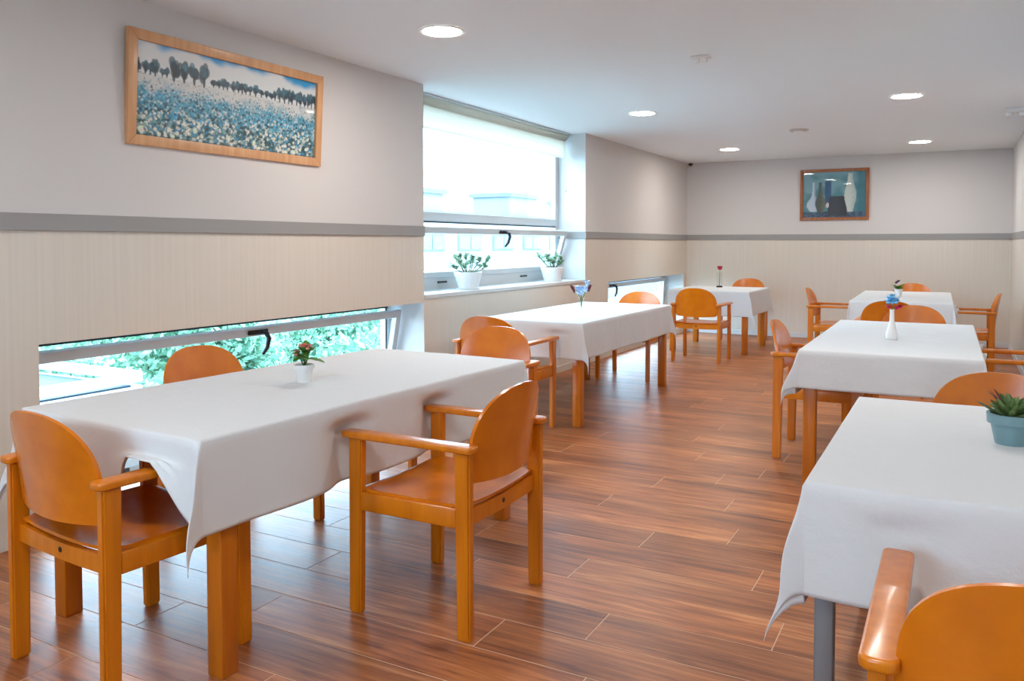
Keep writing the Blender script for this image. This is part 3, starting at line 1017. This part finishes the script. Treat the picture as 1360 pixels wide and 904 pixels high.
# two white pots on the sill
def sill_pot(x, y, label, seed, flip):
    e = tag(empty('sill_pot', (x, y, ZS + .0005)), label, 'potted plant', 'white pots on the tall window sill')
    q = MB(); q.lathe([(0, 0), (.098, 0), (.104, .012), (.098, .014), (0, .014)], 32); q.build('saucer', M_CERAMIC, e, angle=40)
    q = MB(); q.lathe([(0, .014), (.085, .014), (.094, .03), (.114, .11), (.120, .118), (.124, .148), (.118, .150), (.110, .136), (0, .134)], 36); q.build('pot', M_CERAMIC, e, angle=40)
    q = MB(); q.lathe([(0, .140), (.108, .137)], 24); q.build('soil', M_SOIL, e)
    r_ = random.Random(seed); st = MB(); lf = MB()
    for k in range(11):
        a = k * 2.4 + r_.uniform(-.3, .3); sp = r_.uniform(.35, 1.25); h = r_.uniform(.05, .13)
        p0 = Vector((.03 * math.cos(a), .03 * math.sin(a), .135))
        sp *= 1.35 if flip else .95; h *= 1.25
        p1 = p0 + Vector((.07 * sp * math.cos(a), .12 * sp * math.sin(a), h * .7)); p2 = p0 + Vector((.09 * sp * math.cos(a), .19 * sp * math.sin(a), h))
        p2.x = max(min(p2.x, .11), -.06)
        st.tube([p0, p1, p2], [.005, .004, .003], 6)
        for j in range(20):
            t_ = r_.uniform(.3, 1.0); c = p0.lerp(p1, t_ * 2) if t_ < .5 else p1.lerp(p2, t_ * 2 - 1)
            d = Vector((r_.uniform(-1, 1), r_.uniform(-1, 1), r_.uniform(-.1, 1)))
            lf.leaf(c, d, r_.uniform(.034, .052), .030, fold=.25)
    st.build('stem', M_JADE, e, smooth=True); lf.build('leaves', M_JADE, e, smooth=True)


sill_pot(-.135, 6.10, 'white pot with trailing jade plant, nearer one on the tall window sill', 2, True)
sill_pot(-.135, 7.80, 'white pot with short jade plant, farther one on the tall window sill', 8, False)

# leafy plant on the low sill, glimpsed under the chair arm
e = tag(empty('floor_plant', (.09, 3.05, 0)), 'low leafy plant on the floor under the low open window', 'potted plant')
pot_mesh(.045, .06, .07, .015).build('pot', M_SOIL, e, angle=40)
b = MB(); rr0 = random.Random(31)
for k in range(30):
    a = k * 2.4; b.leaf((0, 0, .06), (math.cos(a), math.sin(a), rr0.uniform(.2, 1.5)), rr0.uniform(.07, .12), .03)
b.build('leaves', M_LEAF, e, smooth=True)


# ------------------------------------------------------------------ pictures
def canvas(name, w_, h_, nu, nv, fn, material, parent, x=0.0):
    me = bpy.data.meshes.new(name)
    vs = [((i / (nu - 1) - .5) * w_, 0, (j / (nv - 1) - .5) * h_) for j in range(nv) for i in range(nu)]
    fs = [(j * nu + i, j * nu + i + 1, (j + 1) * nu + i + 1, (j + 1) * nu + i) for j in range(nv - 1) for i in range(nu - 1)]
    me.from_pydata(vs, [], fs)
    ca = me.color_attributes.new('paint', 'FLOAT_COLOR', 'POINT')
    buf = []
    for j in range(nv):
        for i in range(nu):
            buf.extend(fn(i / (nu - 1), j / (nv - 1)))
    ca.data.foreach_set('color', buf)
    me.materials.append(material)
    o = bpy.data.objects.new(name, me); COL.objects.link(o); o.parent = parent
    return o


M_PAINT = mat('painted_print', (.5, .5, .5, 1), .5, coat=.8, coat_rough=.02)
at_ = N(M_PAINT, 'ShaderNodeAttribute'); at_.attribute_name = 'paint'
L(M_PAINT, at_.outputs['Color'], BS(M_PAINT).inputs['Base Color'])


def mixc(a, c, t_):
    return tuple(a[k] + (c[k] - a[k]) * t_ for k in range(4))


def nz2_(x, y, s=0.0):
    return noise.noise(Vector((x, y, s)))


import numpy as np


def landscape_array(nu, nv):
    """sky with clouds, a line of round trees, a speckled field of white and blue flowers"""
    A = np.zeros((nv, nu, 4)); asp = 2.77
    for j in range(nv):
        v = j / (nv - 1)
        for i in range(nu):
            u = i / (nu - 1)
            n1_ = nz2_(u * asp * 2.2, v * 3.2, 1); n2_ = nz2_(u * asp * 7, v * 8, 5)
            if v > .66:
                k_ = sstep(.0, .42, n1_ * .55 + n2_ * .18 + (v - .90) * 2.6 + (u - .5) * .12)
                A[j, i] = mixc(rgb(208, 212, 212), rgb(24, 148, 206), k_)
            else:
                d = (.70 - v) / .70
                c = mixc(rgb(200, 200, 196), rgb(84, 150, 172), sstep(.10, .42, d + n2_ * .22))
                c = mixc(c, rgb(34, 86, 96), sstep(.45, .9, d + n2_ * .3))
                A[j, i] = c

    def blob(u, v, ru, rv, col, al):
        i0, i1 = int((u - ru) * nu), int((u + ru) * nu) + 1; j0, j1 = int((v - rv) * nv), int((v + rv) * nv) + 1
        i0 = max(i0, 0); j0 = max(j0, 0); i1 = min(i1, nu - 1); j1 = min(j1, nv - 1)
        if i1 < i0 or j1 < j0: return
        I, J = np.meshgrid(np.arange(i0, i1 + 1), np.arange(j0, j1 + 1))
        e_ = ((I / nu - u) / ru) ** 2 + ((J / nv - v) / rv) ** 2
        k_ = np.clip((1.15 - e_) * 2.2, 0, 1)[..., None] * al
        A[j0:j1 + 1, i0:i1 + 1] = A[j0:j1 + 1, i0:i1 + 1] * (1 - k_) + np.array(col) * k_
    r_ = random.Random(12)
    pal_far = [rgb(214, 212, 206), rgb(196, 200, 200), rgb(110, 150, 162), rgb(150, 176, 184), rgb(60, 96, 106)]
    pal_mid = [rgb(60, 160, 200), rgb(120, 180, 204), rgb(30, 78, 90), rgb(196, 206, 206), rgb(44, 120, 150), rgb(24, 62, 74)]
    pal_near = [rgb(20, 56, 66), rgb(34, 92, 100), rgb(222, 222, 208), rgb(196, 204, 196), rgb(40, 128, 168), rgb(28, 74, 70), rgb(120, 160, 158)]
    n = 3400
    for q_ in range(n):
        t_ = (q_ / n)                              # far flowers first
        v = .69 * (1 - t_ ** .8) + r_.uniform(-.02, .02)
        d = (.70 - v) / .70
        u = r_.random(); sz = .0022 + .0085 * d * r_.uniform(.55, 1.25)
        pal = pal_far if d < .22 + r_.uniform(-.08, .08) else (pal_mid if d < .6 + r_.uniform(-.2, .2) else pal_near)
        blob(u, v, sz, sz * asp * r_.uniform(.7, 1.1), r_.choice(pal), r_.uniform(.55, .95))
    for q_ in range(60):                           # large white blooms in front
        v = r_.uniform(.02, .30); d = (.70 - v) / .70; sz = .010 * d * r_.uniform(.7, 1.4); u = r_.random()
        for k in range(3): blob(u + r_.uniform(-.5, .5) * sz, v + r_.uniform(-.5, .5) * sz * asp, sz * .7, sz * asp * .7, rgb(r_.randint(205, 228), r_.randint(208, 226), r_.randint(190, 214)), .85)
    x_ = -.01
    while x_ < 1.02:                               # the trees
        big = .17 < x_ < .33
        th = r_.uniform(.115, .135) if big else r_.uniform(.045, .075) + (.035 if x_ > .74 else 0) + (.02 if x_ < .1 else 0)
        tw = r_.uniform(.026, .034) if big else r_.uniform(.014, .022)
        bz = .675
        for k in range(16):
            a = r_.uniform(0, 6.28); rr_ = r_.uniform(0, .75)
            lt_ = r_.random() * (.5 + .5 * math.sin(a))
            blob(x_ + math.cos(a) * rr_ * tw, bz + th * (.85 + .75 * math.sin(a) * rr_), tw * .5, th * .42, mixc(rgb(14, 44, 58), rgb(74, 124, 142), max(0, lt_)), .8)
        blob(x_, bz + th * .1, tw * .25, th * .5, rgb(16, 42, 52), .9)
        x_ += r_.uniform(.020, .034) if not big else .05
    for i in range(nu):
        for j in range(3): A[j, i] = A[j, i] * .5 + np.array(rgb(10, 36, 46)) * .5
    return A


LA = landscape_array(360, 150)


def landscape(u, v):
    return tuple(LA[int(round(v * 149)), int(round(u * 359))])


def picture(name, loc, rot, w_, h_, fw, fd, fmat, label, fn, nu, nv, mat_):
    e = tag(empty(name, loc), label, 'picture')
    e.rotation_euler = rot
    q = MB()          # mitred frame; front faces -Y in local space
    W2, H2 = w_ / 2, h_ / 2
    for (c0, c1, c2, c3) in (((-W2, -H2), (W2, -H2), (W2 - fw, -H2 + fw), (-W2 + fw, -H2 + fw)), ((W2, -H2), (W2, H2), (W2 - fw, H2 - fw), (W2 - fw, -H2 + fw)),
                             ((W2, H2), (-W2, H2), (-W2 + fw, H2 - fw), (W2 - fw, H2 - fw)), ((-W2, H2), (-W2, -H2), (-W2 + fw, -H2 + fw), (-W2 + fw, H2 - fw))):
        q.prism([c0, c1, c2, c3], -fd, 0, .003, 2, axis='Y')
    q.build('frame', fmat, e, angle=40)
    q = MB(); q.box(-W2 + .004, W2 - .004, -.008, -.002, -H2 + .004, H2 - .004); q.build('backing', M_BLACK, e)
    o = canvas('canvas', w_ - 2 * fw + .002, h_ - 2 * fw + .002, nu, nv, fn, mat_, e)
    o.location = (0, -.012, 0)
    return e


lean = 3.2
picture('landscape_picture', (.004, 3.353, 2.123), (R(lean), 0, R(90)), 1.40, .572, .052, .030, M_FRAME_LIGHT,
        'wide light-wood framed picture of a blue-white flower field with dark trees', landscape, 360, 150, M_PAINT)
bpy.context.view_layer.update()


def still(u, v):
    n_ = nz2_(u * 5, v * 5, 3); f_ = nz2_(u * 18, v * 14, 5)
    c = mixc(rgb(108, 152, 164), rgb(70, 122, 132), sstep(-.2, .4, n_ + (.5 - v) * .6 + u * .3))
    c = mixc(c, rgb(36, 104, 118), sstep(.82, .9, u) * .8)
    if v < .12 + .02 * n_: c = mixc(rgb(62, 96, 122), rgb(40, 60, 84), sstep(-.3, .3, f_))
    def vase(cx, base, top, wb, wn, col, shade, belly=.35, hb=.3):
        nonlocal c
        if base < v < top:
            t_ = (v - base) / (top - base)
            w_ = wn + (wb - wn) * math.exp(-((t_ - hb) / belly) ** 2)
            if abs(u - cx) < w_:
                c = mixc(col, shade, sstep(-.2, 1, (u - cx) / w_ + .3 * f_))
    vase(.17, .13, .78, .115, .022, rgb(176, 192, 206), rgb(130, 160, 178), .22, .22)
    vase(.40, .28, .80, .05, .042, rgb(40, 82, 116), rgb(52, 92, 122), 9, .3)
    vase(.28, .10, .78, .085, .028, rgb(72, 84, 80), rgb(104, 104, 92), .25, .30)
    vase(.55, .03, .46, .155, .12, rgb(50, 56, 66), rgb(36, 40, 50), .5, .3)
    if ((u - .395) / .022) ** 2 + ((v - .27) / .06) ** 2 < 1: c = rgb(196, 190, 190)
    vase(.755, .12, .96, .095, .035, rgb(190, 200, 194), rgb(160, 180, 176), .30, .42)
    return c


picture('still_life_picture', (2.105, YB - .003, 2.030), (R(1.0), 0, 0), .905, .715, .042, .028, M_FRAME_BROWN,
        'small brown framed still life of pale and dark bottles on the back wall', still, 110, 84, M_PAINT)

# ------------------------------------------------------------------ outside
b = MB(); b.box(-90, 60, -60, 120, -3.9, -3.6)
tag(b.build('courtyard', M_BOUNCE_PAVE), 'courtyard ground below the windows, made pale to bounce daylight onto the ceiling', 'courtyard', kind='structure')

e = tag(empty('opposite_building', (-30, 50, -3.6)), 'white flat-roofed building across the street seen through the tall window', 'building')
b = MB(); b.box(-8, 6, -26, 40, 0, 6.75); b.build('facade', M_OUTWHITE, e)
b = MB(); b.box(-8.2, 6.25, -26.3, 40.3, 6.75, 6.95); b.build('parapet', M_OUTGREY, e)
for (y0, y1, h) in ((-11.5, -7.4, 8.0), (1.2, 5.4, 8.3), (14, 18, 8.3)):
    b = MB(); b.box(2.5, 5.6, y0, y1, 6.95, h); rb = b.build('roof_box', M_OUTWHITE, e)
    b = MB(); b.box(2.3, 5.8, y0 - .2, y1 + .2, h, h + .3); b.build('roof_cap', M_OUTGREY, rb)
for i in range(14):
    y0 = -24 + i * 4.4
    b = MB(); b.box(5.96, 6.06, y0, y0 + 2.9, 4.5, 5.55, .02, 1); wf = b.build('building_window', M_OUTGREY, e)
    for k in range(2):
        b = MB(); b.box(6.04, 6.10, y0 + .1 + k * 1.4, y0 + 1.4 + k * 1.4, 4.6, 5.45); b.build('pane', M_OUTGLASS, wf)
b = MB(); b.box(6, 6.6, -26, 40, 2.2, 2.5); b.build('ledge', M_OUTGREY, e)


def bush(x, y, rx, ry, rz, zc, n, label, seed):
    e = tag(empty('bush', (x, y, -3.6)), label, 'bush', 'pale green bushes outside')
    r_ = random.Random(seed); q = MB()
    lumps = [(r_.uniform(-.5, .5) * rx, r_.uniform(-.5, .5) * ry, r_.uniform(-.35, .45) * rz, r_.uniform(.45, .7)) for _ in range(9)]
    vs, fs = [], []
    for i in range(n):
        lx, ly, lz, s_ = r_.choice(lumps)
        d = Vector((r_.gauss(0, 1), r_.gauss(0, 1), r_.gauss(0, 1))).normalized()
        k = r_.uniform(.75, 1.0)
        c = Vector((lx + d.x * rx * s_ * k, ly + d.y * ry * s_ * k, zc + 3.6 + lz + d.z * rz * s_ * k))
        if c.z < .05: continue
        a = Vector((r_.gauss(0, 1), r_.gauss(0, 1), r_.gauss(0, 1))).normalized() * r_.uniform(.06, .12)
        bb = (d + Vector((r_.gauss(0, .5), r_.gauss(0, .5), r_.gauss(0, .5)))).cross(a).normalized() * r_.uniform(.03, .055)
        j = len(vs); vs += [c - a, c + bb, c + a, c - bb]; fs.append((j, j + 1, j + 2, j + 3))
    me = bpy.data.meshes.new('foliage'); me.from_pydata(vs, [], fs); me.materials.append(M_HEDGE)
    o = bpy.data.objects.new('foliage', me); COL.objects.link(o); o.parent = e; o['kind'] = 'stuff'
    t_ = MB()
    for k in range(4):
        a = k * 1.6; t_.tube([(0, 0, 0), (.2 * math.cos(a), .2 * math.sin(a), .8), (.5 * rx * math.cos(a), .5 * ry * math.sin(a), zc + 3.6)], [.07, .05, .02], 6)
    t_.build('trunk', M_SOIL, e, smooth=True)


bl = [(-4.6, 7.0, 1.5, 1.35, 1.5, -1.55), (-4.8, 9.9, 1.5, 1.5, 1.6, -1.45), (-5.2, 13.1, 1.6, 1.6, 1.6, -1.4), (-8.9, 7.4, 1.7, 1.6, 1.6, -1.5),
      (-9.0, 11.3, 1.7, 1.7, 1.8, -1.2), (-12.8, 9.0, 1.9, 2.0, 1.8, -1.0), (-5.4, 17.2, 1.8, 1.8, 1.6, -1.5), (-9.6, 15.6, 2.0, 2.0, 1.7, -1.3), (-14.6, 14.4, 2.2, 2.2, 1.9, -0.9), (-9.8, 20.6, 2.3, 2.3, 1.6, -1.6)]
bt = ['directly below the low open window', 'second from the nearest one along the wall', 'third along the wall', 'behind the two nearest bushes', 'tall one behind the third bush', 'in the back row, nearest', 'farthest in the front row', 'in the back row beyond the tall one', 'farthest from the wall', 'beyond all the other bushes']
for i, (a_, c_) in enumerate(zip(bl, bt)):
    bush(*a_, 9000, 'pale green leafy bush outside, ' + c_, 40 + i)

e = tag(empty('annex_roof', (-5.3, 0.0, -3.6)), 'low annex with a blue-grey flat roof and white edge, seen through the low window', 'building')
b = MB(); b.box(-1.8, 1.8, -8, 5.15, 0, 3.45); b.build('annex_wall', mat('annex_render', rgb(62, 84, 96), .7), e)
b = MB(); b.box(-1.85, 1.85, -8, 5.2, 3.45, 3.56); b.build('flat_roof', mat('blue_grey_roof', rgb(44, 66, 80), .6), e)
for z in (3.60, 3.46):
    b = MB(); b.box(1.86, 1.98, -8, 5.24, z, z + .085, .01, 1); b.box(-1.9, 1.86, 5.21, 5.33, z, z + .085, .01, 1); b.build('edge_band', mat('white_edge_%d' % int(z * 100), rgb(206, 210, 212), .6), e)
